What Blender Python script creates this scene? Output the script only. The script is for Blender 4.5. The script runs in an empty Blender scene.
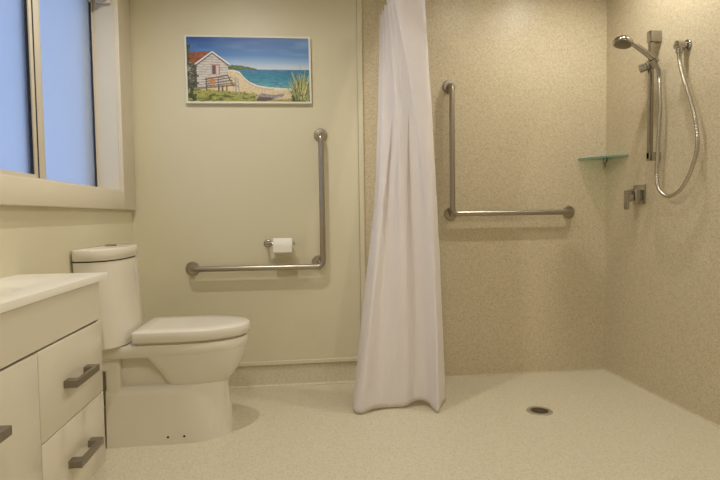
import bpy, bmesh, math, random
from mathutils import Vector, Matrix, Euler

random.seed(7)
PI = math.pi
scene = bpy.context.scene
col = scene.collection

# ------------------------------------------------------------------ helpers
def lin(c):
    c = c / 255.0
    return c / 12.92 if c <= 0.04045 else ((c + 0.055) / 1.055) ** 2.4

def rgb(r, g, b):
    return (lin(r), lin(g), lin(b), 1.0)

def obj(name, bm, mats, parent=None, smooth=False, angle=None):
    """Link a bmesh given in world coordinates as one mesh object under parent."""
    bmesh.ops.remove_doubles(bm, verts=bm.verts, dist=1e-6)
    bmesh.ops.recalc_face_normals(bm, faces=bm.faces)
    root = parent
    off = Vector((0, 0, 0))
    while root is not None:
        off += Vector(root.location)
        root = root.parent
    bmesh.ops.translate(bm, verts=bm.verts, vec=-off)
    if smooth:
        for f in bm.faces:
            f.smooth = True
        a = angle if angle is not None else math.radians(40)
        for e in bm.edges:
            if len(e.link_faces) == 2 and e.calc_face_angle(0) > a:
                e.smooth = False
    me = bpy.data.meshes.new(name)
    bm.to_mesh(me)
    bm.free()
    if not isinstance(mats, (list, tuple)):
        mats = [mats]
    for m in mats:
        me.materials.append(m)
    o = bpy.data.objects.new(name, me)
    col.objects.link(o)
    if parent is not None:
        o.parent = parent
    return o

def thing(name, label, cat, loc, group=None):
    o = bpy.data.objects.new(name, None)
    o.empty_display_size = 0.05
    o.location = loc
    col.objects.link(o)
    o['label'] = label
    o['category'] = cat
    if group:
        o['group'] = group
    return o

def tag(o, label, cat, group=None):
    o['label'] = label
    o['category'] = cat
    if group:
        o['group'] = group
    return o

def struct(name, bm, mats, parent=None, smooth=False, angle=None):
    o = obj(name, bm, mats, parent, smooth, angle)
    if parent is None:
        o['kind'] = 'structure'
    return o

def box(bm, x0, x1, y0, y1, z0, z1, bevel=0.0, seg=2, mat=0):
    r = bmesh.ops.create_cube(bm, size=1.0)
    vs = r['verts']
    for v in vs:
        v.co = Vector(((x0 + x1) / 2 + v.co.x * (x1 - x0), (y0 + y1) / 2 + v.co.y * (y1 - y0), (z0 + z1) / 2 + v.co.z * (z1 - z0)))
    fs = set(f for v in vs for f in v.link_faces)
    if bevel > 0:
        es = list(set(e for v in vs for e in v.link_edges))
        rb = bmesh.ops.bevel(bm, geom=es, offset=bevel, segments=seg, profile=0.5, affect='EDGES')
        fs = set(rb['faces']) | set(f for f in fs if f.is_valid)
    for f in fs:
        f.material_index = mat
    return fs

def mkbox(*a, **k):
    bm = bmesh.new()
    box(bm, *a, **k)
    return bm

def ring_loft(bm, rings, cap0=True, cap1=True):
    rows = []
    for r in rings:
        rows.append([bm.verts.new(p) for p in r])
    n = len(rows[0])
    for a, b in zip(rows[:-1], rows[1:]):
        for i in range(n):
            j = (i + 1) % n
            bm.faces.new((a[i], a[j], b[j], b[i]))
    if cap0:
        bm.faces.new(list(reversed(rows[0])))
    if cap1:
        bm.faces.new(rows[-1])
    return rows

def lathe(bm, profile, centre, axis, seg=28):
    """profile: (radius, distance along axis) pairs, closed with caps."""
    ax = Vector(axis).normalized()
    t = Vector((0, 0, 1)) if abs(ax.z) < 0.9 else Vector((1, 0, 0))
    u = ax.cross(t).normalized()
    w = ax.cross(u)
    c = Vector(centre)
    rings = []
    for r, h in profile:
        rings.append([c + ax * h + (u * math.cos(2 * PI * i / seg) + w * math.sin(2 * PI * i / seg)) * r for i in range(seg)])
    ring_loft(bm, rings)

def tube(bm, pts, rad, seg=14, cap=True):
    pts = [Vector(p) for p in pts]
    n = len(pts)
    rads = rad if isinstance(rad, (list, tuple)) else [rad] * n
    tang = []
    for i in range(n):
        a = pts[max(0, i - 1)]
        b = pts[min(n - 1, i + 1)]
        tang.append((b - a).normalized())
    t0 = tang[0]
    ref = Vector((0, 0, 1)) if abs(t0.z) < 0.9 else Vector((1, 0, 0))
    u = (ref - t0 * ref.dot(t0)).normalized()
    rings = []
    for i in range(n):
        t = tang[i]
        u = (u - t * u.dot(t)).normalized()
        w = t.cross(u)
        rings.append([pts[i] + (u * math.cos(2 * PI * k / seg) + w * math.sin(2 * PI * k / seg)) * rads[i] for k in range(seg)])
    ring_loft(bm, rings, cap, cap)

def fillet(pts, r, steps=8):
    """Polyline with its inner corners rounded to radius r."""
    pts = [Vector(p) for p in pts]
    out = [pts[0]]
    for i in range(1, len(pts) - 1):
        a, b, c = pts[i - 1], pts[i], pts[i + 1]
        d1 = (a - b).normalized()
        d2 = (c - b).normalized()
        half = d1.angle(d2) / 2
        t = r / math.tan(half)
        p1 = b + d1 * t
        cen = b + (d1 + d2).normalized() * (r / math.sin(half))
        p2 = b + d2 * t
        v1 = p1 - cen
        v2 = p2 - cen
        tot = v1.angle(v2)
        for k in range(steps + 1):
            f = k / steps
            out.append(cen + (v1 * math.sin((1 - f) * tot) + v2 * math.sin(f * tot)) / math.sin(tot))
    out.append(pts[-1])
    return out

def catmull(pts, n):
    pts = [Vector(p) for p in pts]
    P = [pts[0] * 2 - pts[1]] + pts + [pts[-1] * 2 - pts[-2]]
    m = len(pts) - 1
    out = []
    for i in range(n):
        t = i / (n - 1) * m
        k = min(int(t), m - 1)
        f = t - k
        a, b, c, d = P[k], P[k + 1], P[k + 2], P[k + 3]
        out.append(0.5 * ((2 * b) + (c - a) * f + (2 * a - 5 * b + 4 * c - d) * f * f + (3 * b - a - 3 * c + d) * f ** 3))
    return out

# ------------------------------------------------------------------ materials
def new_mat(name):
    m = bpy.data.materials.new(name)
    m.use_nodes = True
    nt = m.node_tree
    b = nt.nodes['Principled BSDF']
    return m, nt, b

def simple(name, c, rough=0.5, metal=0.0, bump=0.0, bscale=200.0, var=0.0, vscale=6.0, coat=0.0):
    m, nt, b = new_mat(name)
    b.inputs['Base Color'].default_value = c
    b.inputs['Roughness'].default_value = rough
    b.inputs['Metallic'].default_value = metal
    if coat:
        b.inputs['Coat Weight'].default_value = coat
        b.inputs['Coat Roughness'].default_value = 0.08
    if var > 0 or bump > 0:
        tc = nt.nodes.new('ShaderNodeTexCoord')
    if var > 0:
        n = nt.nodes.new('ShaderNodeTexNoise')
        n.inputs['Scale'].default_value = vscale
        n.inputs['Detail'].default_value = 3
        nt.links.new(tc.outputs['Object'], n.inputs['Vector'])
        r = nt.nodes.new('ShaderNodeValToRGB')
        r.color_ramp.elements[0].position = 0.3
        r.color_ramp.elements[1].position = 0.7
        r.color_ramp.elements[0].color = tuple(x * (1 - var) for x in c[:3]) + (1,)
        r.color_ramp.elements[1].color = tuple(min(1, x * (1 + var)) for x in c[:3]) + (1,)
        nt.links.new(n.outputs['Fac'], r.inputs['Fac'])
        nt.links.new(r.outputs['Color'], b.inputs['Base Color'])
    if bump > 0:
        n2 = nt.nodes.new('ShaderNodeTexNoise')
        n2.inputs['Scale'].default_value = bscale
        n2.inputs['Detail'].default_value = 2
        nt.links.new(tc.outputs['Object'], n2.inputs['Vector'])
        bp = nt.nodes.new('ShaderNodeBump')
        bp.inputs['Strength'].default_value = bump
        bp.inputs['Distance'].default_value = 0.002
        nt.links.new(n2.outputs['Fac'], bp.inputs['Height'])
        nt.links.new(bp.outputs['Normal'], b.inputs['Normal'])
    return m

def vinyl(name, c, dark, light, rough):
    """Flecked safety vinyl: small chips of three tones over a mottled base."""
    m, nt, b = new_mat(name)
    tc = nt.nodes.new('ShaderNodeTexCoord')
    vo = nt.nodes.new('ShaderNodeTexVoronoi')
    vo.inputs['Scale'].default_value = 210
    nt.links.new(tc.outputs['Object'], vo.inputs['Vector'])
    sep = nt.nodes.new('ShaderNodeSeparateColor')
    nt.links.new(vo.outputs['Color'], sep.inputs['Color'])
    r = nt.nodes.new('ShaderNodeValToRGB')
    r.color_ramp.interpolation = 'LINEAR'
    e = r.color_ramp.elements
    e[0].position = 0.0
    e[0].color = dark
    e[1].position = 1.0
    e[1].color = light
    for pos, cc in ((0.16, dark), (0.24, c), (0.78, c), (0.86, light)):
        k = e.new(pos)
        k.color = cc
    nt.links.new(sep.outputs['Red'], r.inputs['Fac'])
    no = nt.nodes.new('ShaderNodeTexNoise')
    no.inputs['Scale'].default_value = 70
    no.inputs['Detail'].default_value = 4
    nt.links.new(tc.outputs['Object'], no.inputs['Vector'])
    mp = nt.nodes.new('ShaderNodeMapRange')
    mp.inputs['From Min'].default_value = 0.3
    mp.inputs['From Max'].default_value = 0.7
    mp.inputs['To Min'].default_value = 0.955
    mp.inputs['To Max'].default_value = 1.035
    nt.links.new(no.outputs['Fac'], mp.inputs['Value'])
    mul = nt.nodes.new('ShaderNodeVectorMath')
    mul.operation = 'SCALE'
    nt.links.new(r.outputs['Color'], mul.inputs[0])
    nt.links.new(mp.outputs['Result'], mul.inputs['Scale'])
    nt.links.new(mul.outputs['Vector'], b.inputs['Base Color'])
    b.inputs['Roughness'].default_value = rough
    b.inputs['Specular IOR Level'].default_value = 0.4
    bp = nt.nodes.new('ShaderNodeBump')
    bp.inputs['Strength'].default_value = 0.12
    bp.inputs['Distance'].default_value = 0.001
    nt.links.new(vo.outputs['Distance'], bp.inputs['Height'])
    nt.links.new(bp.outputs['Normal'], b.inputs['Normal'])
    return m

M = {}
M['paint'] = simple('cream_wall_paint', rgb(219, 211, 183), 0.42, bump=0.03, bscale=90, var=0.010, vscale=2.5)
M['trim'] = simple('white_trim_paint', rgb(226, 216, 196), 0.38, var=0.01)
M['ceil'] = simple('ceiling_paint', rgb(232, 228, 216), 0.8)
M['floor'] = vinyl('flecked_floor_vinyl', rgb(214, 205, 180), rgb(202, 191, 164), rgb(220, 213, 192), 0.34)
M['wallvinyl'] = vinyl('flecked_wall_vinyl', rgb(205, 192, 163), rgb(190, 174, 143), rgb(214, 203, 177), 0.34)
M['ceramic'] = simple('glazed_ceramic', rgb(228, 222, 207), 0.12, coat=0.4)
M['solid'] = simple('moulded_basin_white', rgb(238, 233, 221), 0.3)
M['plastic'] = simple('white_plastic', rgb(232, 226, 214), 0.22, coat=0.2)
M['cab'] = simple('gloss_cabinet_white', rgb(221, 213, 194), 0.25, coat=0.2, var=0.008)
M['steel'] = simple('brushed_steel', rgb(176, 168, 156), 0.3, 1.0, bump=0.04, bscale=400)
M['nickel'] = simple('satin_nickel', rgb(150, 143, 132), 0.38, 1.0)
M['drainmetal'] = simple('dull_drain_steel', rgb(176, 168, 148), 0.45, 0.5)
M['chrome'] = simple('chrome', rgb(178, 175, 170), 0.13, 1.0)
M['satin'] = simple('satin_chrome', rgb(166, 162, 154), 0.24, 1.0)
M['hosemetal'] = simple('hose_metal', rgb(196, 190, 178), 0.24, 1.0)
M['dark'] = simple('dark_hole', rgb(22, 19, 16), 0.7)
M['gasket_and_gap'] = simple('black_gasket_and_gap', rgb(28, 28, 34), 0.6)
M['alu'] = simple('powder_coat_frame', rgb(214, 205, 188), 0.35)
M['paper'] = simple('tissue_paper', rgb(240, 236, 226), 0.9, bump=0.2, bscale=260)
M['card'] = simple('card_core', rgb(170, 140, 100), 0.9)
M['frame'] = simple('picture_edge_white', rgb(235, 232, 222), 0.5)
M['blind'] = simple('blind_fabric', rgb(205, 196, 176), 0.8, bump=0.1, bscale=500)

# window glass: obscure (frosted) pane, really transmissive
m, nt, b = new_mat('frosted_glass')
b.inputs['Base Color'].default_value = (0.93, 0.96, 1.0, 1)
b.inputs['Transmission Weight'].default_value = 1.0
b.inputs['Roughness'].default_value = 0.45
b.inputs['IOR'].default_value = 1.15
M['frost'] = m
m, nt, b = new_mat('shelf_glass')
tb = nt.nodes.new('ShaderNodeBsdfTransparent')
tb.inputs['Color'].default_value = (0.72, 0.82, 0.74, 1)
gb = nt.nodes.new('ShaderNodeBsdfGlossy')
gb.inputs['Roughness'].default_value = 0.03
fr = nt.nodes.new('ShaderNodeFresnel')
fr.inputs['IOR'].default_value = 1.5
ms = nt.nodes.new('ShaderNodeMixShader')
nt.links.new(fr.outputs['Fac'], ms.inputs['Fac'])
nt.links.new(tb.outputs['BSDF'], ms.inputs[1])
nt.links.new(gb.outputs['BSDF'], ms.inputs[2])
nt.links.new(ms.outputs['Shader'], nt.nodes['Material Output'].inputs['Surface'])
M['glass'] = m
m, nt, b = new_mat('shelf_glass_edge')
b.inputs['Base Color'].default_value = rgb(150, 182, 158)
b.inputs['Transmission Weight'].default_value = 0.5
b.inputs['Roughness'].default_value = 0.2
M['glassedge'] = m

# curtain cloth: diffuse with some light passing through
m, nt, b = new_mat('curtain_cloth')
b.inputs['Base Color'].default_value = rgb(248, 242, 241)
b.inputs['Roughness'].default_value = 0.65
b.inputs['Sheen Weight'].default_value = 0.15
tr = nt.nodes.new('ShaderNodeBsdfTranslucent')
tr.inputs['Color'].default_value = rgb(248, 242, 241)
mx = nt.nodes.new('ShaderNodeMixShader')
mx.inputs['Fac'].default_value = 0.28
outn = nt.nodes['Material Output']
nt.links.new(b.outputs['BSDF'], mx.inputs[1])
nt.links.new(tr.outputs['BSDF'], mx.inputs[2])
nt.links.new(mx.outputs['Shader'], outn.inputs['Surface'])
tc = nt.nodes.new('ShaderNodeTexCoord')
nz = nt.nodes.new('ShaderNodeTexNoise')
nz.inputs['Scale'].default_value = 14
nz.inputs['Detail'].default_value = 3
mapn = nt.nodes.new('ShaderNodeMapping')
mapn.inputs['Scale'].default_value = (1, 1, 1.8)
nt.links.new(tc.outputs['Object'], mapn.inputs['Vector'])
nt.links.new(mapn.outputs['Vector'], nz.inputs['Vector'])
bp = nt.nodes.new('ShaderNodeBump')
bp.inputs['Strength'].default_value = 0.25
bp.inputs['Distance'].default_value = 0.01
nt.links.new(nz.outputs['Fac'], bp.inputs['Height'])
nt.links.new(bp.outputs['Normal'], b.inputs['Normal'])
M['cloth'] = m

m, nt, b = new_mat('printed_canvas')
va = nt.nodes.new('ShaderNodeVertexColor')
va.layer_name = 'Print'
nt.links.new(va.outputs['Color'], b.inputs['Base Color'])
b.inputs['Roughness'].default_value = 0.4
M['print'] = m

m, nt, b = new_mat('lamp_lens')
b.inputs['Base Color'].default_value = (1, 0.93, 0.8, 1)
b.inputs['Emission Color'].default_value = (1, 0.955, 0.87, 1)
b.inputs['Emission Strength'].default_value = 14
M['lens'] = m

# ------------------------------------------------------------------ room
XL, XR, YB, YF, ZC = -0.960, 1.966, 3.217, -1.0, 2.68
YP = 3.205                      # face of the painted lining board
WY0, WY1, WZ0, WZ1 = 1.30, 2.985, 1.172, 2.245       # window opening in the left wall

struct('floor', mkbox(XL - 0.15, XR + 0.15, YF - 0.15, YB + 0.15, -0.08, 0.0), M['floor'])
struct('ceiling', mkbox(XL - 0.15, XR + 0.15, YF - 0.15, YB + 0.15, ZC, ZC + 0.08), M['ceil'])
struct('wall_back', mkbox(XL - 0.15, XR + 0.15, YB, YB + 0.15, 0, ZC), M['wallvinyl'])
struct('wall_right', mkbox(XR, XR + 0.15, YF, YB, 0, ZC), M['wallvinyl'])
struct('wall_front', mkbox(XL - 0.15, XR + 0.15, YF - 0.15, YF, 0, ZC), M['paint'])
bm = bmesh.new()
t = 0.17
box(bm, XL - t, XL, YF, YB, 0, WZ0)
box(bm, XL - t, XL, YF, YB, WZ1, ZC)
box(bm, XL - t, XL, YF, WY0, WZ0, WZ1)
box(bm, XL - t, XL, WY1, YB, WZ0, WZ1)
struct('wall_left', bm, M['paint'])

# painted lining board over the vinyl on the back wall, with a joint strip and a bottom strip
struct('wall_back_lining', mkbox(XL, 0.3648, YP, YB, 0.158, ZC), M['paint'])
bm = bmesh.new()
box(bm, 0.366, 0.396, YP - 0.006, YB, 0.132, ZC, bevel=0.003)
struct('trim_1', bm, M['paint'])
bm = bmesh.new()
box(bm, XL, 0.3655, YP - 0.006, YB, 0.134, 0.158, bevel=0.003)
struct('trim_2', bm, M['paint'])

# coved vinyl skirting: the floor sheet turned up the walls
def cove(bm, p0, p1, inward, up, rad=0.022, thick=0.004):
    p0, p1, n = Vector(p0), Vector(p1), Vector(inward)
    prof = [(thick, up)]
    for k in range(7):
        a = PI / 2 * k / 6
        prof.append((thick + rad * (1 - math.cos(a)), thick + rad * (1 - math.sin(a))))
    prof += [(rad + thick, 0.0), (0.0, 0.0), (0.0, up)]
    rings = []
    for p in (p0, p1):
        rings.append([p + n * d + Vector((0, 0, h)) for d, h in prof])
    ring_loft(bm, rings)
bm = bmesh.new()
cove(bm, (XL, YB, 0), (0.397, YB, 0), (0, -1, 0), 0.133, 0.012)
struct('baseboard_back', bm, M['floor'], smooth=True)
bm = bmesh.new()
cove(bm, (XL, YF, 0), (XL, YB - 0.03, 0), (1, 0, 0), 0.133)
struct('baseboard_left', bm, M['floor'], smooth=True)
bm = bmesh.new()
cove(bm, (0.3972, YB, 0), (XR, YB, 0), (0, -1, 0), 0.03, 0.008, 0.0015)
struct('baseboard_shower', bm, M['wallvinyl'], smooth=True)
bm = bmesh.new()
cove(bm, (XR, YF, 0), (XR, YB - 0.035, 0), (-1, 0, 0), 0.03, 0.008, 0.0015)
struct('baseboard_right', bm, M['wallvinyl'], smooth=True)

# ------------------------------------------------------------------ window
win = thing('window_1', 'white framed sliding window with two frosted panes', 'window', (XL, (WY0 + WY1) / 2, WZ0))
win['kind'] = 'structure'
gx = XL - 0.105                                        # glass plane
# reveal lining (jambs, head, sill board)
bm = bmesh.new()
box(bm, XL - 0.15, XL + 0.010, WY1 - 0.012, WY1, WZ0, WZ1)
box(bm, XL - 0.15, XL + 0.010, WY0, WY0 + 0.012, WZ0, WZ1)
box(bm, XL - 0.15, XL + 0.010, WY0, WY1, WZ1 - 0.012, WZ1)
box(bm, XL - 0.15, XL + 0.010, WY0, WY1, WZ0, WZ0 + 0.012)
obj('reveal_lining', bm, M['trim'], win)
# casing round the opening
bm = bmesh.new()
cx0, cx1 = XL, XL + 0.030
box(bm, cx0, cx1, WY1 - 0.006, 3.182, 1.080, WZ1 + 0.09, bevel=0.004)
box(bm, cx0, cx1, WY0 - 0.09, WY0 + 0.006, 1.080, WZ1 + 0.09, bevel=0.004)
box(bm, cx0, cx1, WY0 - 0.002, WY1 + 0.002, 1.080, WZ0 + 0.004, bevel=0.004)
box(bm, cx0, cx1, WY0 - 0.002, WY1 + 0.002, WZ1 - 0.004, WZ1 + 0.09, bevel=0.004)
obj('casing', bm, M['trim'], win, smooth=True)
# outer frame
bm = bmesh.new()
fx0, fx1 = gx - 0.03, gx + 0.028
box(bm, fx0, fx1 - 0.016, WY0 + 0.012, WY1 - 0.012, WZ0 + 0.012, WZ0 + 0.026, bevel=0.002)
box(bm, fx0, fx1, WY0 + 0.012, WY1 - 0.012, WZ1 - 0.045, WZ1 - 0.012, bevel=0.002)
box(bm, fx0, fx1, WY0 + 0.012, WY0 + 0.04, WZ0 + 0.012, WZ1 - 0.012, bevel=0.002)
box(bm, fx0, fx1 - 0.02, WY1 - 0.018, WY1 - 0.012, WZ0 + 0.012, WZ1 - 0.012)
obj('window_frame', bm, M['alu'], win, smooth=True)
def sash(x, y0, y1, st0, st1, rb, zlow):
    bm = bmesh.new()
    z0, z1 = zlow, WZ1 - 0.045
    d = 0.012
    box(bm, x - d, x + d, y0, y0 + st0, z0, z1, bevel=0.003)
    box(bm, x - d, x + d, y1 - st1, y1, z0, z1, bevel=0.003)
    box(bm, x - d, x + d, y0 + st0 - 0.002, y1 - st1 + 0.002, z0, z0 + rb, bevel=0.003)
    box(bm, x - d, x + d, y0 + st0 - 0.002, y1 - st1 + 0.002, z1 - 0.04, z1, bevel=0.003)
    s = obj('sash', bm, M['alu'], win, smooth=True)
    bm = bmesh.new()
    g = 0.007
    box(bm, x - 0.006, x + 0.006, y1 - st1 - g, y1 - st1, z0 + rb, z1 - 0.04)
    box(bm, x - 0.006, x + 0.008, y0 + st0, y0 + st0 + 0.003, z0 + rb, z1 - 0.04)
    obj('gasket_and_gap', bm, M['gasket_and_gap'], s)
    obj('pane', mkbox(x - 0.003, x + 0.003, y0 + st0, y1 - st1, z0 + rb, z1 - 0.04), M['frost'], s)
    return s
sash(gx, 2.300, WY1 - 0.018, 0.077, 0.008, 0.012, WZ0 + 0.010)
sash(gx + 0.027, WY0 + 0.04, 2.250, 0.045, 0.023, 0.024, WZ0 + 0.013)
obj('gasket_and_gap', mkbox(gx - 0.004, gx + 0.024, 2.2455, 2.292, WZ0 + 0.024, WZ1 - 0.05), M['gasket_and_gap'], win)  # black filler, puts in the shade of the open gap between the sashes
obj('interlock', mkbox(gx - 0.006, gx + 0.020, 2.2922, 2.2998, WZ0 + 0.02, WZ1 - 0.05), M['alu'], win)

# roller blind rolled up at the head of the window
rb = thing('roller_blind', 'cream roller blind wound up at the head of the window', 'blind', (XL - 0.03, 2.2, 2.14))
bm = bmesh.new()
lathe(bm, [(0.012, 0), (0.028, 0), (0.028, 1.60), (0.012, 1.60)], (XL - 0.035, WY0 + 0.05, 2.190), (0, 1, 0), 24)
obj('roll', bm, M['blind'], rb, smooth=True)
for by in (WY0 + 0.02, 2.952):
    obj('bracket', mkbox(XL - 0.075, XL + 0.004, by, by + 0.010, 2.158, WZ1 - 0.0125, bevel=0.003), M['trim'], rb, smooth=True)

# ------------------------------------------------------------------ toilet
TY = 2.612
def dout(xb, xt, hw, fl, z, n=26, ex=2.0, rc=0.0, cy=TY):
    """D-shaped plan outline: straight back at xb, straight sides, rounded front reaching xt over length fl."""
    pts = []
    xs = xt - fl
    if rc > 0:
        for k in range(6):
            a = PI + PI / 2 * k / 5
            pts.append((xb + rc + rc * math.cos(a), cy - hw + rc + rc * math.sin(a), z))
    else:
        pts.append((xb, cy - hw, z))
    for k in range(n + 1):
        a = -PI / 2 + PI * k / n
        c, s = math.cos(a), math.sin(a)
        pts.append((xs + fl * abs(c) ** (2 / ex), cy + hw * math.copysign(abs(s) ** (2 / ex), s), z))
    if rc > 0:
        for k in range(6):
            a = PI / 2 + PI / 2 * k / 5
            pts.append((xb + rc + rc * math.cos(a), cy + hw - rc + rc * math.sin(a), z))
    else:
        pts.append((xb, cy + hw, z))
    return pts

toilet = thing('toilet', 'white close-coupled ceramic toilet with its lid down, under the window', 'toilet', (-0.62, TY, 0.0))
bm = bmesh.new()
# skirted foot
SK = [(0.0, -0.338, 0.161), (0.02, -0.340, 0.161), (0.12, -0.348, 0.158), (0.19, -0.356, 0.156), (0.225, -0.359, 0.1555), (0.245, -0.360, 0.1550)]
ring_loft(bm, [dout(-0.877, xt, hw, 0.21, z, ex=2.25, n=34) for z, xt, hw in SK] +
          [dout(-0.877, -0.361, 0.152, 0.21, 0.256, ex=2.25, n=34), dout(-0.876, -0.364, 0.147, 0.21, 0.264, ex=2.25, n=34),
           dout(-0.872, -0.370, 0.139, 0.21, 0.269, ex=2.25, n=34)])
# bowl, swelling from the foot out to the rim
bowl = []
for z, xt, hw, fl, xb in ((0.240, -0.362, 0.128, 0.20, -0.625), (0.262, -0.344, 0.137, 0.21, -0.628), (0.285, -0.324, 0.147, 0.22, -0.634),
                          (0.31, -0.306, 0.1560, 0.235, -0.644), (0.34, -0.290, 0.165, 0.25, -0.660), (0.37, -0.278, 0.172, 0.26, -0.682),
                          (0.40, -0.269, 0.177, 0.27, -0.71), (0.425, -0.263, 0.180, 0.27, -0.74), (0.436, -0.262, 0.180, 0.27, -0.74)):
    bowl.append(dout(xb, xt, hw, fl, z, ex=2.2, rc=0.055, n=34))
ring_loft(bm, bowl)
# recessed trapway and rear column
box(bm, -0.872, -0.50, TY - 0.122, TY + 0.122, 0.24, 0.43, bevel=0.004)
box(bm, -0.877, -0.815, TY - 0.1545, TY + 0.1545, 0.20, 0.43, bevel=0.010, seg=3)
box(bm, -0.955, -0.84, TY - 0.155, TY + 0.155, 0.345, 0.43, bevel=0.01)
# rim and tank shelf
ring_loft(bm, [dout(-0.958, -0.268, 0.176, 0.27, 0.408, ex=2.1, rc=0.03),
               dout(-0.960, -0.261, 0.182, 0.27, 0.418, ex=2.1, rc=0.03),
               dout(-0.960, -0.257, 0.184, 0.27, 0.452, ex=2.1, rc=0.03),
               dout(-0.957, -0.263, 0.180, 0.27, 0.462, ex=2.1, rc=0.03)])
obj('pan', bm, M['ceramic'], toilet, smooth=True, angle=math.radians(50))
for hx in (-0.612, -0.540):
    bm = bmesh.new()
    lathe(bm, [(0.0045, 0.0), (0.0055, 0.001), (0.0055, 0.006)], (hx, TY - 0.1618, 0.034), (0, 1, 0), 14)
    obj('screw_hole', bm, M['dark'], toilet)
# seat ring and lid
bm = bmesh.new()
ring_loft(bm, [dout(-0.735, -0.276, 0.170, 0.30, 0.4622, ex=2.15, rc=0.02), dout(-0.735, -0.276, 0.170, 0.30, 0.476, ex=2.15, rc=0.02)])
obj('seat', bm, M['plastic'], toilet, smooth=True)
bm = bmesh.new()
ring_loft(bm, [dout(-0.748, -0.254, 0.187, 0.31, 0.475, ex=2.15, rc=0.012, n=36),
               dout(-0.750, -0.250, 0.190, 0.31, 0.478, ex=2.15, rc=0.012, n=36),
               dout(-0.750, -0.250, 0.190, 0.31, 0.518, ex=2.15, rc=0.012, n=36),
               dout(-0.7485, -0.252, 0.1885, 0.31, 0.5215, ex=2.15, rc=0.012, n=36),
               dout(-0.745, -0.257, 0.184, 0.308, 0.5235, ex=2.15, rc=0.012, n=36),
               dout(-0.690, -0.330, 0.120, 0.25, 0.5255, ex=2.15, rc=0.012, n=36)])
obj('lid', bm, M['plastic'], toilet, smooth=True, angle=math.radians(60))
for s in (-1, 1):
    bm = bmesh.new()
    lathe(bm, [(0.013, 0), (0.015, 0.002), (0.015, 0.040), (0.013, 0.042)], (-0.758, TY + s * 0.075 - 0.021, 0.479), (0, 1, 0), 18)
    box(bm, -0.770, -0.746, TY + s * 0.075 - 0.014, TY + s * 0.075 + 0.014, 0.461, 0.478)
    obj('hinge', bm, M['plastic'], toilet, smooth=True)
# cistern
def cis(z, hw, xf, inset=0.0):
    return dout(XL + 0.004 + inset, xf - inset, hw - inset, 0.140, z, n=40, ex=2.7, rc=0.02, cy=TY - 0.024)
bm = bmesh.new()
ring_loft(bm, [cis(0.462, 0.226, -0.768, 0.006), cis(0.468, 0.226, -0.767), cis(0.62, 0.238, -0.776), cis(0.846, 0.248, -0.788)])
cistern = obj('cistern', bm, M['ceramic'], toilet, smooth=True, angle=math.radians(50))
bm = bmesh.new()
ring_loft(bm, [cis(0.8460, 0.240, -0.797), cis(0.8515, 0.240, -0.797)])
obj('seam', bm, M['dark'], cistern)
bm = bmesh.new()
ring_loft(bm, [cis(0.8515, 0.251, -0.785, 0.002), cis(0.854, 0.252, -0.784), cis(0.895, 0.252, -0.784), cis(0.901, 0.252, -0.784, 0.003), cis(0.9035, 0.252, -0.784, 0.010)])
cl = obj('cistern_lid', bm, M['ceramic'], toilet, smooth=True, angle=math.radians(60))
bm = bmesh.new()
lathe(bm, [(0.026, 0), (0.026, 0.006), (0.022, 0.009), (0.004, 0.0095)], (-0.876, TY - 0.024, 0.9033), (0, 0, 1), 28)
obj('flush_button', bm, M['chrome'], cl, smooth=True)

# ------------------------------------------------------------------ vanity
van = thing('vanity_cabinet', 'white wall-hung vanity cabinet with a door and two drawers', 'cabinet', (-0.82, 1.40, 0.21))
VX = -0.667                                              # face of the doors
VY0, VYM, VY1 = 0.96, 1.417, 1.850
bm = bmesh.new()
bx0, bx1 = XL + 0.003, VX - 0.020
box(bm, bx0, bx1, VY0, VY0 + 0.016, 0.212, 0.8225)
box(bm, bx0, bx1, VY1 - 0.016, VY1, 0.212, 0.8225)
box(bm, bx0, bx0 + 0.012, VY0 + 0.015, VY1 - 0.015, 0.212, 0.740)
box(bm, bx1 - 0.012, bx1, VY0 + 0.015, VY1 - 0.015, 0.212, 0.8225)
box(bm, bx0, bx1, VY0 + 0.015, VY1 - 0.015, 0.212, 0.228)
obj('body', bm, M['cab'], van)
obj('hanging_rail', mkbox(bx0 + 0.0125, bx0 + 0.028, VY0 + 0.017, VY1 - 0.017, 0.640, 0.720), M['cab'], van)
obj('fascia', mkbox(VX - 0.0195, VX - 0.002, VY0, VY1, 0.6975, 0.8225, bevel=0.002), M['cab'], van)
obj('shadow_gap', mkbox(VX - 0.0198, VX - 0.014, VY0 + 0.004, VY1 - 0.004, 0.690, 0.699), M['dark'], van)
def handle(parent, yc, z):
    bm = bmesh.new()
    h = 0.085
    zz0, zz1 = z - 0.011, z + 0.011
    box(bm, VX + 0.026, VX + 0.037, yc - h, yc + h, zz0, zz1, bevel=0.002)
    box(bm, VX - 0.001, VX + 0.030, yc - h, yc - h + 0.030, zz0, zz1, bevel=0.002)
    box(bm, VX - 0.001, VX + 0.030, yc + h - 0.030, yc + h, zz0, zz1, bevel=0.002)
    o = obj('handle', bm, M['nickel'], parent)
    o['label'] = 'satin nickel handle'
    return o
d = obj('drawer', mkbox(VX - 0.0185, VX, VYM + 0.0015, VY1, 0.4535, 0.692, bevel=0.0025), M['cab'], van, smooth=True)
handle(d, 1.640, 0.566)
d = obj('drawer', mkbox(VX - 0.0185, VX, VYM + 0.0015, VY1, 0.212, 0.4505, bevel=0.0025), M['cab'], van, smooth=True)
handle(d, 1.650, 0.330)
d = obj('door', mkbox(VX - 0.0185, VX, VY0, VYM - 0.0015, 0.212, 0.692, bevel=0.0025), M['cab'], van, smooth=True)
handle(d, 1.130, 0.574)

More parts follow.
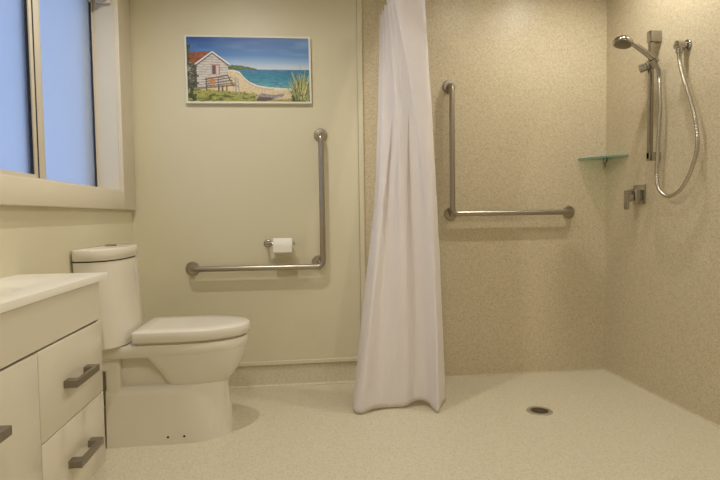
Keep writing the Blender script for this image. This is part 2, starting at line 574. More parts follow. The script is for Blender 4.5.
# moulded basin top
vt = thing('basin_top', 'glossy white moulded basin top on the vanity cabinet', 'basin', (-0.81, 1.40, 0.809))
bm = bmesh.new()
tx0, tx1, ty0, ty1, tz0, tz1 = XL + 0.001, -0.6645, 0.90, 1.922, 0.8235, 0.8455
bcx, bcy, ba, bb = -0.830, 1.330, 0.100, 0.245
N = 64
def sup(a, b2, ex, z):
    return [(bcx + a * math.copysign(abs(math.cos(2 * PI * i / N)) ** (2 / ex), math.cos(2 * PI * i / N)),
             bcy + b2 * math.copysign(abs(math.sin(2 * PI * i / N)) ** (2 / ex), math.sin(2 * PI * i / N)), z) for i in range(N)]
def rect_ring(x0, x1, y0, y1, z):
    out = []
    for i in range(N):
        c, s = math.cos(2 * PI * i / N), math.sin(2 * PI * i / N)
        k = max(abs(c), abs(s))
        out.append(((x0 + x1) / 2 + c / k * (x1 - x0) / 2, (y0 + y1) / 2 + s / k * (y1 - y0) / 2, z))
    return out
rings = [rect_ring(tx0, tx1, ty0, ty1, tz0), rect_ring(tx0, tx1, ty0, ty1, tz1 - 0.004), rect_ring(tx0 + 0.001, tx1 - 0.001, ty0 + 0.001, ty1 - 0.001, tz1 - 0.001),
         rect_ring(tx0 + 0.004, tx1 - 0.004, ty0 + 0.004, ty1 - 0.004, tz1),
         sup(ba, bb, 3.5, tz1), sup(ba - 0.006, bb - 0.006, 3.5, tz1 - 0.003), sup(ba - 0.012, bb - 0.014, 3.3, tz1 - 0.014),
         sup(ba - 0.026, bb - 0.040, 3.0, tz1 - 0.055), sup(ba - 0.05, bb - 0.09, 2.6, tz1 - 0.082), sup(0.02, 0.02, 2, tz1 - 0.088)]
ring_loft(bm, rings)
obj('basin', bm, M['solid'], vt, smooth=True, angle=math.radians(35))
bm = bmesh.new()
lathe(bm, [(0.020, 0), (0.022, 0.002), (0.020, 0.004), (0.006, 0.003)], (bcx, bcy, tz1 - 0.089), (0, 0, 1), 24)
obj('waste', bm, M['chrome'], vt, smooth=True)

# ------------------------------------------------------------------ picture
pic = thing('beach_picture', 'wide canvas print of a wooden hut beside a blue bay', 'picture', (-0.27, YP - 0.015, 1.88))
px0, px1, pz0, pz1 = -0.634, 0.088, 1.693, 2.082
py1, py0 = YP, YP - 0.024
bm = bmesh.new()
fw = 0.011
box(bm, px0, px1, py0, py1, pz1 - fw, pz1, bevel=0.002)
box(bm, px0, px1, py0, py1, pz0, pz0 + fw, bevel=0.002)
box(bm, px0, px0 + fw, py0, py1, pz0 + fw - 0.001, pz1 - fw + 0.001, bevel=0.002)
box(bm, px1 - fw, px1, py0, py1, pz0 + fw - 0.001, pz1 - fw + 0.001, bevel=0.002)
obj('frame', bm, M['frame'], pic, smooth=True)

def mixc(a, b2, f):
    f = max(0.0, min(1.0, f))
    return tuple(x + (y - x) * f for x, y in zip(a, b2))
def inpoly(x, y, P):
    c = False
    n = len(P)
    for i in range(n):
        x1, y1 = P[i]
        x2, y2 = P[(i + 1) % n]
        if (y1 > y) != (y2 > y) and x < (x2 - x1) * (y - y1) / (y2 - y1) + x1:
            c = not c
    return c
def segd(x, y, a, b2):
    ax, ay = a
    bx_, by_ = b2
    dx, dy = bx_ - ax, by_ - ay
    tt = max(0, min(1, ((x - ax) * dx + (y - ay) * dy) / (dx * dx + dy * dy)))
    return math.hypot(x - ax - tt * dx, y - ay - tt * dy)
rnd = random.Random(3)
NS = [[rnd.random() for _ in range(97)] for _ in range(97)]
def noise(x, y):
    ix, iy = math.floor(x), math.floor(y)
    fx, fy = x - ix, y - iy
    fx, fy = fx * fx * (3 - 2 * fx), fy * fy * (3 - 2 * fy)
    g = lambda i, j: NS[i % 97][j % 97]
    return (g(ix, iy) * (1 - fx) + g(ix + 1, iy) * fx) * (1 - fy) + (g(ix, iy + 1) * (1 - fx) + g(ix + 1, iy + 1) * fx) * fy
blades = []
for k in range(120):
    bx0 = 536 + rnd.random() * 54
    lean = (rnd.random() - 0.5) * 96 + (bx0 - 563) * 0.5
    top = 352 - 50 - rnd.random() * 78 - (34 if rnd.random() < 0.16 else 0)
    blades.append(((bx0, 352 - rnd.random() * 40), (bx0 + lean, top), rnd.random()))
def paint_at(x, y):
    """Colour of the print at x 65..597, y 73..350 (down)."""
    n1 = noise(x / 7, y / 7)
    n2 = noise(x / 2.3, y / 2.3)
    n3 = noise(x / 3.1 + 40, y / 3.1)
    f = (y - 73) / 137
    c = mixc((30, 80, 158), (104, 158, 214), f * 1.15)
    c = mixc(c, (214, 216, 226), max(0, (y - 150) / 62))
    c = mixc(c, (150, 178, 214), max(0, (x - 330) / 400) * (1 - f))
    c = mixc(c, (226, 228, 236), max(0, noise(x / 70, y / 16) - 0.5) * 0.35)
    if y > 209:                                            # sea
        c = mixc((52, 116, 160), (46, 134, 164), (y - 209) / 30)
        c = mixc(c, (112, 172, 184), (y - 245) / 45)
        c = mixc(c, (26, 86, 128), (noise(x / 18, y / 2.2) - 0.45) * 1.1)
        c = mixc(c, (196, 216, 220), max(0, noise(x / 12 + 9, y / 1.8) - 0.72) * 1.6)
    shore = 0
    P = [(262, 211), (292, 222), (305, 240), (330, 262), (370, 279), (420, 288), (520, 291), (600, 291)]
    for (xa, ya), (xb, yb) in zip(P[:-1], P[1:]):
        if xa <= x < xb:
            shore = ya + (yb - ya) * (x - xa) / (xb - xa)
    if x < 262 and y > 208:
        shore = 208
    if shore:
        shore += 3 * (noise(x / 14, 3.3) - 0.5)
    if shore and y > shore:
        f = (y - shore)
        c = mixc((236, 232, 222), (222, 204, 168), f / 14)
        c = mixc(c, (186, 162, 120), (n1 - 0.4) * 0.8 * min(1, f / 20))
        c = mixc(c, (240, 228, 202), (n3 - 0.6) * 0.8)
        if 270 < x < 440 and 3 < f - 6 * n1 < 10:
            c = mixc(c, (168, 160, 142), 0.45)
    hill = 208 - 17 * max(0, 1 - ((x - 262) / 36) ** 2) if x < 262 else 208 - 17 * max(0, 1 - ((x - 262) / 104) ** 1.6)
    if 226 < x < 366 and hill + 5 * (n2 - 0.5) < y < 211:
        c = mixc((48, 72, 40), (124, 142, 76), n2)
    gl = 292 + (x - 65) * 0.07 + 12 * (n1 - 0.5)
    if x < 360 + 14 * (n3 - 0.5) and y > gl:
        c = mixc((104, 116, 50), (206, 196, 112), n2 * 0.6 + n3 * 0.5)
        c = mixc(c, (60, 70, 36), (noise(x / 16, y / 6) - 0.55) * 2.0)
    if y > 338 + 9 * (n1 - 0.5) and x > 350:
        c = mixc((124, 124, 60), (196, 180, 112), n2)
    # hut
    if inpoly(x, y, [(65, 139), (162, 135), (106, 190), (65, 178)]):
        c = mixc((112, 58, 40), (176, 104, 62), n1 * 0.8 + n2 * 0.3)
    wall = [(104, 184), (174, 136), (242, 186), (238, 246), (228, 276), (104, 294)]
    if inpoly(x, y, wall):
        sl = y - (x - 104) * 0.03
        c = (214, 208, 202) if (sl % 11) > 2.6 else (158, 152, 148)
        c = mixc(c, (176, 170, 166), (n1 - 0.4) * 1.0)
    if inpoly(x, y, [(65, 176), (106, 188), (106, 294), (65, 296)]):
        c = mixc((176, 168, 156), (70, 74, 62), n1 * 1.5 - 0.1)
        if (y % 11) < 3:
            c = mixc(c, (66, 64, 58), 0.8)
        if 92 < x < 103 and 192 < y < 240:
            c = (92, 78, 74)
    if segd(x, y, (100, 188), (174, 135)) < 2.8 or segd(x, y, (174, 135), (245, 187)) < 2.8:
        c = (232, 230, 228)
    elif segd(x, y, (106, 192), (174, 141)) < 2.4 or segd(x, y, (174, 141), (242, 193)) < 3.0:
        c = (86, 80, 82)
    if 169 < x < 205 and 189 < y < 236:
        c = (186, 128, 122)
        if 174 < x < 200 and 194 < y < 231:
            c = (92, 84, 96) if x < 186 else (214, 196, 194)
            if abs(x - 187) < 2.2:
                c = (176, 116, 110)
    if 166 < x < 208 and 232 < y < 238:
        c = (200, 190, 180)
    # deck, rails, posts
    for a, b2, w, cc in (((140, 254), (238, 236), 2.6, (104, 86, 76)), ((142, 264), (250, 246), 2.4, (130, 110, 98)), ((142, 274), (256, 258), 2.4, (112, 94, 84)),
                         ((144, 283), (260, 269), 2.2, (130, 110, 98)),
                         ((110, 293), (264, 278), 4.0, (150, 124, 104)), ((236, 234), (262, 282), 2.8, (120, 100, 88)),
                         ((145, 250), (145, 298), 2.4, (92, 78, 68)), ((198, 286), (198, 306), 2.8, (100, 86, 74)), ((214, 284), (214, 304), 2.8, (100, 86, 74)),
                         ((232, 282), (232, 304), 2.8, (104, 88, 76)), ((196, 244), (196, 282), 2.0, (104, 88, 80)),
                         ((270, 250), (272, 312), 3.2, (168, 160, 150)), ((282, 250), (286, 312), 2.8, (186, 178, 168)),
                         ((250, 240), (278, 264), 2.4, (190, 184, 176)), ((252, 262), (284, 286), 2.0, (150, 140, 132))):
        if segd(x, y, a, b2) < w:
            c = mixc(cc, (60, 54, 48), (n2 - 0.6) * 0.9)
    if (x - 170) ** 2 / 120 + (y - 263) ** 2 / 180 < 1 + (n2 - 0.5):
        c = mixc((226, 156, 70), (196, 116, 56), n2)
    if x < 118 and y > 228 and noise(x / 10, y / 10) > 0.40 + (x - 65) / 130:
        c = mixc((34, 42, 28), (118, 126, 76), n2 * 0.8)
    if x < 100 and 104 < y < 214 and noise(x / 7, y / 7) > 0.36 + (x - 65) / 60:
        c = mixc((34, 50, 36), (106, 118, 66), n2)
    # upturned boat on the sand
    if inpoly(x, y, [(370, 320), (384, 313), (436, 321), (486, 313), (480, 326), (440, 338), (400, 348), (360, 346)]):
        c = mixc((118, 112, 126), (190, 176, 174), n1)
        if y > 331 + (n1 - 0.5) * 10 and x < 432:
            c = mixc((74, 66, 62), (120, 108, 98), n2)
    # flax bush
    dx = abs(x - 560) / 48
    if y > 252 + 60 * dx * dx + 26 * (n2 - 0.5):
        c2 = mixc((40, 50, 28), (124, 126, 66), n2)
        if x > 512 + 10 * n3:
            c = c2
    best = None
    for a, b2, s in blades:
        w = 1.7 * (1 - 0.6 * (a[1] - y) / max(1, a[1] - b2[1]))
        if segd(x, y, a, b2) < w:
            best = mixc((70, 84, 40), (224, 218, 156), s)
    if best:
        c = best
    return c
bm = bmesh.new()
NX, NZ = 300, 158
cl_layer = bm.loops.layers.float_color.new('Print')
ix0, ix1, iz0, iz1 = px0 + fw, px1 - fw, pz0 + fw, pz1 - fw
grid = [[bm.verts.new((ix0 + (ix1 - ix0) * i / NX, py0 + 0.004, iz0 + (iz1 - iz0) * j / NZ)) for i in range(NX + 1)] for j in range(NZ + 1)]
for j in range(NZ):
    for i in range(NX):
        f = bm.faces.new((grid[j][i], grid[j][i + 1], grid[j + 1][i + 1], grid[j + 1][i]))
        c = paint_at(65 + 532 * (i + 0.5) / NX, 350 - 277 * (j + 0.5) / NZ)
        cc = (lin(c[0]), lin(c[1]), lin(c[2]), 1.0)
        for l in f.loops:
            l[cl_layer] = cc
# canvas sides and back so that the print is a solid board
bv = [bm.verts.new(p) for p in ((ix0, py1 - 0.001, iz0), (ix1, py1 - 0.001, iz0), (ix1, py1 - 0.001, iz1), (ix0, py1 - 0.001, iz1))]
bm.faces.new(list(reversed(bv)))
obj('print', bm, M['print'], pic)
pic.rotation_euler = (0, math.radians(-0.35), 0)

# ------------------------------------------------------------------ grab bars
def grab_bar(name, label, ends, corner, wall_y, off, cornerflange):
    """L-shaped bar: ends[0] -> corner -> ends[1], standing off the wall on round flanges."""
    t = thing(name, label, 'grab bar', (corner[0], wall_y, corner[1]))
    wall_y -= 0.0006
    yb = wall_y - off
    (xa, za), (xb, zb) = ends
    path = [(xa, wall_y - 0.004, za), (xa, yb, za), (corner[0], yb, corner[1]), (xb, yb, zb), (xb, wall_y - 0.004, zb)]
    bm = bmesh.new()
    tube(bm, fillet(path, 0.034, 9), 0.0165, 18)
    obj('bar', bm, M['steel'], t, smooth=True)
    for x, z in ((xa, za), (xb, zb), cornerflange):
        bm = bmesh.new()
        lathe(bm, [(0.040, 0.0), (0.040, 0.006), (0.036, 0.011), (0.019, 0.013)], (x, wall_y, z), (0, -1, 0), 30)
        obj('flange', bm, M['steel'], t, smooth=True)
    bm = bmesh.new()
    cx, cz = cornerflange
    tube(bm, [(cx, wall_y - 0.010, cz), (cx + (corner[0] - cx) * 0.25, wall_y - off * 0.6, cz + (corner[1] - cz) * 0.25), (cx + (corner[0] - cx) * 0.45, yb + 0.004, cz + (corner[1] - cz) * 0.45)], 0.0125, 14)
    obj('post', bm, M['steel'], t, smooth=True)
    return t
grab_bar('grab_rail', 'L-shaped steel grab bar on the cream wall beside the toilet', ((-0.628, 0.732), (0.137, 1.512)), (0.137, 0.730), YP, 0.062, (0.112, 0.752))
grab_bar('grab_rail', 'L-shaped steel grab bar in the shower, right of the curtain', ((1.712, 1.032), (0.933, 1.814)), (0.933, 1.032), YB, 0.062, (0.938, 1.030))

# ------------------------------------------------------------------ toilet roll and holder
hold = thing('toilet_roll_holder', 'chrome toilet roll holder arm above the horizontal grab bar', 'holder', (-0.188, YP, 0.872))
bm = bmesh.new()
lathe(bm, [(0.024, 0), (0.024, 0.006), (0.020, 0.010), (0.010, 0.011)], (-0.188, YP, 0.872), (0, -1, 0), 24)
obj('flange', bm, M['chrome'], hold, smooth=True)
bm = bmesh.new()
tube(bm, fillet([(-0.188, YP - 0.008, 0.872), (-0.188, YP - 0.068, 0.872), (-0.036, YP - 0.068, 0.872)], 0.014, 6), 0.0075, 14)
obj('arm', bm, M['chrome'], hold, smooth=True)
bm = bmesh.new()
lathe(bm, [(0.006, 0), (0.011, 0.001), (0.011, 0.010), (0.008, 0.012)], (-0.038, YP - 0.068, 0.872), (1, 0, 0), 18)
obj('end_cap', bm, M['chrome'], hold, smooth=True)
roll = thing('toilet_roll', 'white toilet paper roll hanging on the chrome holder', 'toilet roll', (-0.098, YP - 0.068, 0.859))
bm = bmesh.new()
rc = (-0.152, YP - 0.068, 0.8585)
seg = 40
rings = []
for r, h in ((0.0225, 0.0), (0.043, 0.0), (0.0445, 0.0015), (0.0445, 0.1065), (0.043, 0.108), (0.0225, 0.108), (0.0225, 0.0)):
    rings.append([(rc[0] + h, rc[1] + r * math.cos(2 * PI * i / seg), rc[2] + r * math.sin(2 * PI * i / seg)) for i in range(seg)])
ring_loft(bm, rings, False, False)
# loose end of paper hanging in front
sh = []
for k in range(9):
    a = PI + 0.9 - 0.9 * k / 8
    pass
box(bm, rc[0] + 0.001, rc[0] + 0.107, rc[1] - 0.0462, rc[1] - 0.0444, rc[2] - 0.036, rc[2] + 0.004)
obj('paper', bm, M['paper'], roll, smooth=True)
bm = bmesh.new()
rings = []
for r, h in ((0.0212, -0.0005), (0.0224, -0.0005), (0.0224, 0.1085), (0.0212, 0.1085), (0.0212, -0.0005)):
    rings.append([(rc[0] + h, rc[1] + r * math.cos(2 * PI * i / 28), rc[2] + r * math.sin(2 * PI * i / 28)) for i in range(28)])
ring_loft(bm, rings, False, False)
obj('core', bm, M['card'], roll, smooth=True)

# ------------------------------------------------------------------ shower curtain
CX, CZ = 0.562, 2.222
track = thing('curtain_rail', 'round steel curtain rail above the shower curtain', 'curtain rail', (CX, 1.6, CZ))
bm = bmesh.new()
tube(bm, [(CX, YB - 0.006, CZ), (CX, 1.6, CZ), (CX, YF + 0.006, CZ)], 0.011, 16)
obj('rail', bm, M['steel'], track, smooth=True)
for wy, d in ((YB - 0.0006, -1), (YF + 0.0006, 1)):
    bm = bmesh.new()
    lathe(bm, [(0.020, 0), (0.020, 0.004), (0.014, 0.014)], (CX, wy, CZ), (0, d, 0), 24)
    obj('flange', bm, M['steel'], track, smooth=True)

top_pts, mid_pts, bot_pts = [], [], []
# accordion of folds hanging under the track (top), opening out towards the floor
K = 13
for k in range(K):
    f = k / (K - 1)
    amp = (0.066, 0.050)[k % 2] * (-1 if k % 2 == 0 else 1)
    if k == K - 1:
        amp = 0.062
    top_pts.append(Vector((CX - 0.006 + amp + (0.030 * f if amp > 0 else 0.012 * f), 3.115 - 0.44 * f, 0)))
mid_pts = [Vector(p) for p in ((0.425, 2.975, 0), (0.418, 2.90, 0), (0.425, 2.845, 0), (0.455, 2.825, 0), (0.475, 2.850, 0), (0.512, 2.840, 0), (0.535, 2.800, 0),
                               (0.575, 2.795, 0), (0.600, 2.820, 0), (0.645, 2.800, 0), (0.672, 2.750, 0), (0.706, 2.745, 0), (0.745, 2.815, 0))]
bot_pts = [Vector(p) for p in ((0.305, 2.835, 0), (0.268, 2.785, 0), (0.262, 2.705, 0), (0.300, 2.672, 0), (0.350, 2.700, 0), (0.410, 2.722, 0), (0.475, 2.735, 0),
                               (0.542, 2.722, 0), (0.607, 2.742, 0), (0.662, 2.722, 0), (0.692, 2.630, 0), (0.722, 2.690, 0), (0.775, 2.770, 0))]
NU, NV = 220, 90
ct, cm, cb = catmull(top_pts, NU + 1), catmull(mid_pts, NU + 1), catmull(bot_pts, NU + 1)
bm = bmesh.new()
rows = []
for j in range(NV + 1):
    v = j / NV                       # 0 at the hem, 1 at the top
    row = []
    for i in range(NU + 1):
        u = i / NU
        ztop = 2.199 - 0.006 * (0.5 - 0.5 * math.cos(u * 24 * PI))
        zb = 0.011 + 0.004 * math.sin(u * 21) + 0.020 * math.exp(-((u - 0.70) / 0.11) ** 2) - 0.010 * math.exp(-((u - 0.82) / 0.04) ** 2)
        zb = max(zb, 0.006)
        z = zb + (ztop - zb) * v
        h = min(1.0, z / 2.2)
        # quadratic through hem, middle (z about 1.1) and top
        hm = 0.5
        l0 = (h - hm) * (h - 1) / (hm)
        l1 = h * (h - 1) / (hm * (hm - 1))
        l2 = h * (h - hm) / (1 - hm)
        p = cb[i] * l0 + cm[i] * l1 + ct[i] * l2
        wob = 0.004 * (noise(u * 22 + 5, v * 14) - 0.5) + 0.003 * (noise(u * 50, v * 36 + 9) - 0.5)
        row.append(bm.verts.new((p.x + wob * 0.4, p.y - wob, z)))
    rows.append(row)
for j in range(NV):
    for i in range(NU):
        bm.faces.new((rows[j][i], rows[j][i + 1], rows[j + 1][i + 1], rows[j + 1][i]))
curt = thing('shower_curtain', 'long white shower curtain gathered in folds between toilet and shower', 'shower curtain', (0.55, 2.75, 0.0))
cloth = obj('cloth', bm, M['cloth'], curt, smooth=True, angle=math.radians(170))
so = cloth.modifiers.new('thickness', 'SOLIDIFY')
so.thickness = 0.0012
so.offset = 0
for k in range(0, K):
    y = 3.115 - 0.44 * k / (K - 1) - 0.012
    bm = bmesh.new()
    ring = [(CX + 0.0165 * math.sin(2 * PI * i / 20), y, CZ - 0.0025 + 0.0165 * math.cos(2 * PI * i / 20)) for i in range(21)]
    tube(bm, ring, 0.0018, 8)
    obj('ring', bm, M['plastic'], curt, smooth=True)

# ------------------------------------------------------------------ shower fittings on the right wall
RX, RY = XR - 0.052, 2.715
rail = thing('shower_rail', 'vertical chrome slide rail on the shower wall, behind the hand shower', 'shower rail', (XR, RY, 1.30))
obj('rail', mkbox(RX - 0.012, RX + 0.012, RY - 0.012, RY + 0.012, 1.312, 1.995, bevel=0.004), M['satin'], rail, smooth=True)
obj('bracket', mkbox(RX - 0.014, XR, RY - 0.019, RY + 0.019, 1.943, 2.003, bevel=0.004), M['chrome'], rail, smooth=True)
obj('bracket', mkbox(RX - 0.012, XR, RY - 0.018, RY + 0.018, 1.305, 1.352, bevel=0.004), M['chrome'], rail, smooth=True)
bm = bmesh.new()
box(bm, RX - 0.024, RX + 0.018, RY - 0.020, RY + 0.020, 1.800, 1.846, bevel=0.006)
lathe(bm, [(0.014, 0), (0.021, 0.004), (0.023, 0.036), (0.017, 0.040)], (RX - 0.012, RY + 0.014, 1.818), (-0.75, 0.62, -0.25), 22)
cc, ca = Vector((RX - 0.015, RY - 0.048, 1.828)), Vector((-0.59, 0.02, 0.80)).normalized()
cu = ca.cross(Vector((0, 1, 0))).normalized()
cw = ca.cross(cu)
rr = []
box(bm, RX - 0.022, RX + 0.002, RY - 0.031, RY - 0.019, 1.814, 1.842, bevel=0.003)
for r, h in ((0.0185, -0.012), (0.0235, -0.012), (0.0235, 0.012), (0.0185, 0.012), (0.0185, -0.012)):
    rr.append([cc + ca * h + (cu * math.cos(2 * PI * i / 28) + cw * math.sin(2 * PI * i / 28)) * r for i in range(28)])
ring_loft(bm, rr, False, False)
obj('slider', bm, M['chrome'], rail, smooth=True)

hs = thing('hand_shower', 'chrome hand shower on its slider, with a long looping metal hose', 'hand shower', (RX, RY - 0.03, 1.8))
hb = Vector((RX + 0.012, RY - 0.050, 1.775))
hpts = catmull([hb, (RX - 0.015, RY - 0.048, 1.828), (RX - 0.062, RY - 0.046, 1.872), (RX - 0.115, RY - 0.044, 1.908), (RX - 0.150, RY - 0.044, 1.924)], 22)
bm = bmesh.new()
tube(bm, hpts, [0.0105 + 0.0045 * math.sin(PI * min(1, max(0, i - 4) / 17)) for i in range(22)], 16)
obj('handle', bm, M['chrome'], hs, smooth=True)
hc = Vector((RX - 0.190, RY - 0.044, 1.926))
bm = bmesh.new()
ax = Vector((-0.30, -0.10, -1.0)).normalized()
lathe(bm, [(0.012, -0.028), (0.033, -0.022), (0.048, -0.007), (0.052, 0.004), (0.050, 0.013), (0.044, 0.015)], hc, ax, 32)
head = obj('head', bm, M['chrome'], hs, smooth=True)
bm = bmesh.new()
lathe(bm, [(0.041, 0.0135), (0.041, 0.0175), (0.02, 0.019)], hc, ax, 30)
obj('spray_face', bm, M['nickel'], head, smooth=True)
hx = XR - 0.048
hose_pts = [hb + Vector((0.002, -0.002, -0.03)), (hx + 0.004, 2.652, 1.68), (hx, 2.640, 1.58), (hx, 2.648, 1.45), (hx, 2.656, 1.33), (hx, 2.662, 1.22), (hx, 2.645, 1.150), (hx, 2.600, 1.113),
            (hx, 2.548, 1.108), (hx, 2.475, 1.142), (hx, 2.412, 1.225), (hx, 2.372, 1.34), (hx, 2.385, 1.46), (hx, 2.425, 1.58), (hx, 2.470, 1.69), (hx, 2.497, 1.770), (hx, 2.502, 1.806)]
bm = bmesh.new()
hp = catmull(hose_pts, 460)
tube(bm, hp, [0.0090 + (0.0010 if (i // 2) % 2 else 0) for i in range(460)], 12)
obj('hose', bm, M['hosemetal'], hs, smooth=True, angle=math.radians(80))
bm = bmesh.new()
tube(bm, [hb + Vector((-0.003, 0.001, 0.012)), hb + Vector((0.002, -0.002, -0.040))], [0.0115, 0.010], 16)
obj('hose_nut', bm, M['chrome'], hs, smooth=True)
bm = bmesh.new()
tube(bm, [(hx, 2.502, 1.792), (hx, 2.503, 1.826)], [0.0098, 0.0115], 16)
obj('outlet_nut', bm, M['chrome'], hs, smooth=True)

el = thing('wall_elbow', 'chrome wall elbow that feeds the top of the shower hose', 'shower outlet', (XR, 2.505, 1.86))
bm = bmesh.new()
lathe(bm, [(0.029, 0), (0.029, 0.008), (0.024, 0.012), (0.015, 0.013)], (XR, 2.505, 1.862), (-1, 0, 0), 28)
obj('flange', bm, M['chrome'], el, smooth=True)
bm = bmesh.new()
tube(bm, fillet([(XR - 0.010, 2.505, 1.862), (hx, 2.503, 1.862), (hx, 2.503, 1.822)], 0.012, 6), 0.0165, 18)
lathe(bm, [(0.014, 0), (0.021, 0.002), (0.021, 0.034), (0.017, 0.037)], (hx - 0.020, 2.503, 1.862), (1, 0, 0), 22)
obj('spout', bm, M['chrome'], el, smooth=True)

mixr = thing('shower_mixer', 'chrome shower mixer with square plate and hanging lever below the rail', 'shower mixer', (XR, 2.872, 1.125))
obj('mounting_plate', mkbox(XR - 0.008, XR, 2.818, 2.926, 1.072, 1.182, bevel=0.003), M['chrome'], mixr, smooth=True)
obj('body', mkbox(XR - 0.050, XR - 0.007, 2.836, 2.908, 1.086, 1.158, bevel=0.008, seg=3), M['chrome'], mixr, smooth=True)
bm = bmesh.new()
box(bm, XR - 0.084, XR - 0.049, 2.856, 2.888, 1.130, 1.152, bevel=0.005)
box(bm, XR - 0.092, XR - 0.074, 2.855, 2.889, 1.040, 1.152, bevel=0.006)
obj('lever', bm, M['chrome'], mixr, smooth=True)

# corner shelf: bowed glass plate across the corner
shf = thing('corner_shelf', 'small green-edged glass shelf across the shower corner', 'shelf', (XR, YB, 1.365))
bm = bmesh.new()
rax, ray = 0.190, 0.236
out = [(XR - 0.0008, YB - 0.0008)]
for k in range(25):
    a = PI + PI / 2 * k / 24
    r = 1.0 - 0.14 * math.sin(2 * (a - PI))
    x, y = XR + r * rax * math.cos(a), YB + r * ray * math.sin(a)
    out.append((min(x, XR - 0.0008), min(y, YB - 0.0008)))
lo = [bm.verts.new((x, y, 1.361)) for x, y in out]
hi = [bm.verts.new((x, y, 1.371)) for x, y in out]
bm.faces.new(hi)
bm.faces.new(list(reversed(lo)))
for i in range(len(out)):
    j = (i + 1) % len(out)
    f = bm.faces.new((lo[i], lo[j], hi[j], hi[i]))
    f.material_index = 1
obj('glass_plate', bm, [M['glass'], M['glassedge']], shf)
bm = bmesh.new()
lathe(bm, [(0.011, 0), (0.011, 0.016), (0.007, 0.018)], (XR - 0.016, YB - 0.016, 1.3615), (0, 0, -1), 18)
box(bm, XR - 0.016, XR, YB - 0.016, YB, 1.346, 1.3615)
obj('bracket', bm, M['chrome'], shf, smooth=True)

# ------------------------------------------------------------------ floor drain
dr = thing('floor_drain', 'round metal floor drain with a dark grate in the shower floor', 'drain', (1.222, 2.585, 0.0))
bm = bmesh.new()
seg = 48
dc = Vector((1.222, 2.585, 0))
rings = []
for r, z in ((0.044, 0.0012), (0.046, 0.004), (0.062, 0.0035), (0.066, 0.0005), (0.044, 0.0005), (0.044, 0.0012)):
    rings.append([dc + Vector((r * math.cos(2 * PI * i / seg), r * math.sin(2 * PI * i / seg), z)) for i in range(seg)])
ring_loft(bm, rings, False, False)
obj('rim', bm, M['drainmetal'], dr, smooth=True)
bm = bmesh.new()
lathe(bm, [(0.0445, 0.0004), (0.0445, 0.0010)], dc, (0, 0, 1), 40)
obj('sump', bm, M['dark'], dr)
bm = bmesh.new()
for r in (0.010, 0.020, 0.030, 0.040):
    rr = []
    for a, z in ((r - 0.0018, 0.0010), (r - 0.0018, 0.0034), (r + 0.0018, 0.0034), (r + 0.0018, 0.0010), (r - 0.0018, 0.0010)):
        rr.append([dc + Vector((a * math.cos(2 * PI * i / seg), a * math.sin(2 * PI * i / seg), z)) for i in range(seg)])
    ring_loft(bm, rr, False, False)
for k in range(6):
    a = PI * k / 6
    d1 = Vector((math.cos(a), math.sin(a), 0))
    n1_ = Vector((-d1.y, d1.x, 0)) * 0.0014
    rr = []
    for s in (-0.0455, 0.0455):
        c = dc + d1 * s
        rr.append([c - n1_ + Vector((0, 0, 0.0010)), c + n1_ + Vector((0, 0, 0.0010)), c + n1_ + Vector((0, 0, 0.0032)), c - n1_ + Vector((0, 0, 0.0032))])
    ring_loft(bm, rr)
obj('grate', bm, M['nickel'], dr)

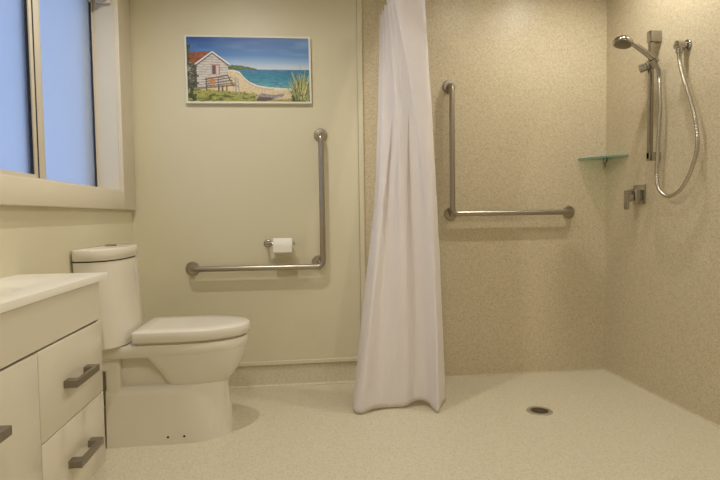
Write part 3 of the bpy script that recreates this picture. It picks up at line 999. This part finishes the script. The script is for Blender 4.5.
# ------------------------------------------------------------------ lights
LIGHTS = [(1.70, 2.40, 36, 'over the shower fittings'), (1.20, 2.40, 13, 'over the shower floor'), (-0.35, 2.05, 50, 'over the toilet'),
          (-0.10, 0.35, 36, 'by the vanity'), (1.20, 0.35, 36, 'by the room entrance')]
for x, y, pw, where in LIGHTS:
    dl = thing('downlight', 'small round recessed downlight in the white ceiling ' + where, 'downlight', (x, y, ZC), 'ceiling downlights')
    bm = bmesh.new()
    rr = []
    for r, z in ((0.040, ZC - 0.002), (0.042, ZC - 0.006), (0.052, ZC - 0.005), (0.056, ZC), (0.040, ZC), (0.040, ZC - 0.002)):
        rr.append([(x + r * math.cos(2 * PI * i / 36), y + r * math.sin(2 * PI * i / 36), z) for i in range(36)])
    ring_loft(bm, rr, False, False)
    obj('trim_ring', bm, M['trim'], dl, smooth=True)
    bm = bmesh.new()
    lathe(bm, [(0.041, 0.0), (0.041, 0.003)], (x, y, ZC), (0, 0, -1), 32)
    obj('lens', bm, M['lens'], dl)
    ld = bpy.data.lights.new('lamp', 'SPOT')
    ld.energy = pw
    ld.color = (1.0, 0.955, 0.87)
    ld.shadow_soft_size = 0.03
    ld.spot_size = math.radians(160)
    ld.spot_blend = 0.7
    lo_ = bpy.data.objects.new('lamp', ld)
    lo_.location = (0, 0, -0.045)
    lo_.parent = dl
    col.objects.link(lo_)

# sky outside the window (dusk blue)
w = bpy.data.worlds.new('dusk_sky')
scene.world = w
w.use_nodes = True
nt = w.node_tree
bg = nt.nodes['Background']
tc = nt.nodes.new('ShaderNodeTexCoord')
sx = nt.nodes.new('ShaderNodeSeparateXYZ')
nt.links.new(tc.outputs['Generated'], sx.inputs['Vector'])
rp = nt.nodes.new('ShaderNodeValToRGB')
rp.color_ramp.elements[0].position = 0.0
rp.color_ramp.elements[0].color = (0.40, 0.53, 0.84, 1)
rp.color_ramp.elements[1].position = 0.6
rp.color_ramp.elements[1].color = (0.34, 0.48, 0.78, 1)
nt.links.new(sx.outputs['Z'], rp.inputs['Fac'])
nt.links.new(rp.outputs['Color'], bg.inputs['Color'])
bg.inputs['Strength'].default_value = 1.0

# ------------------------------------------------------------------ camera
F = Vector((0.11364674, 0.9924311, -0.04652876))
R = Vector((0.99332387, -0.1144329, -0.01458784))
U = R.cross(F)
cd = bpy.data.cameras.new('camera')
cd.sensor_width = 36
cd.lens = 529.4897 * 36 / 720
cd.clip_start = 0.02
cam = bpy.data.objects.new('camera', cd)
mw = Matrix((R, U, -F)).transposed().to_4x4()
mw.translation = Vector((0, 0, 1.03))
cam.matrix_world = mw
col.objects.link(cam)
scene.camera = cam

vs = scene.view_settings
vs.view_transform = 'Standard'
vs.look = 'None'
vs.gamma = 1.0
vs.exposure = 0.0
vs.use_curve_mapping = False
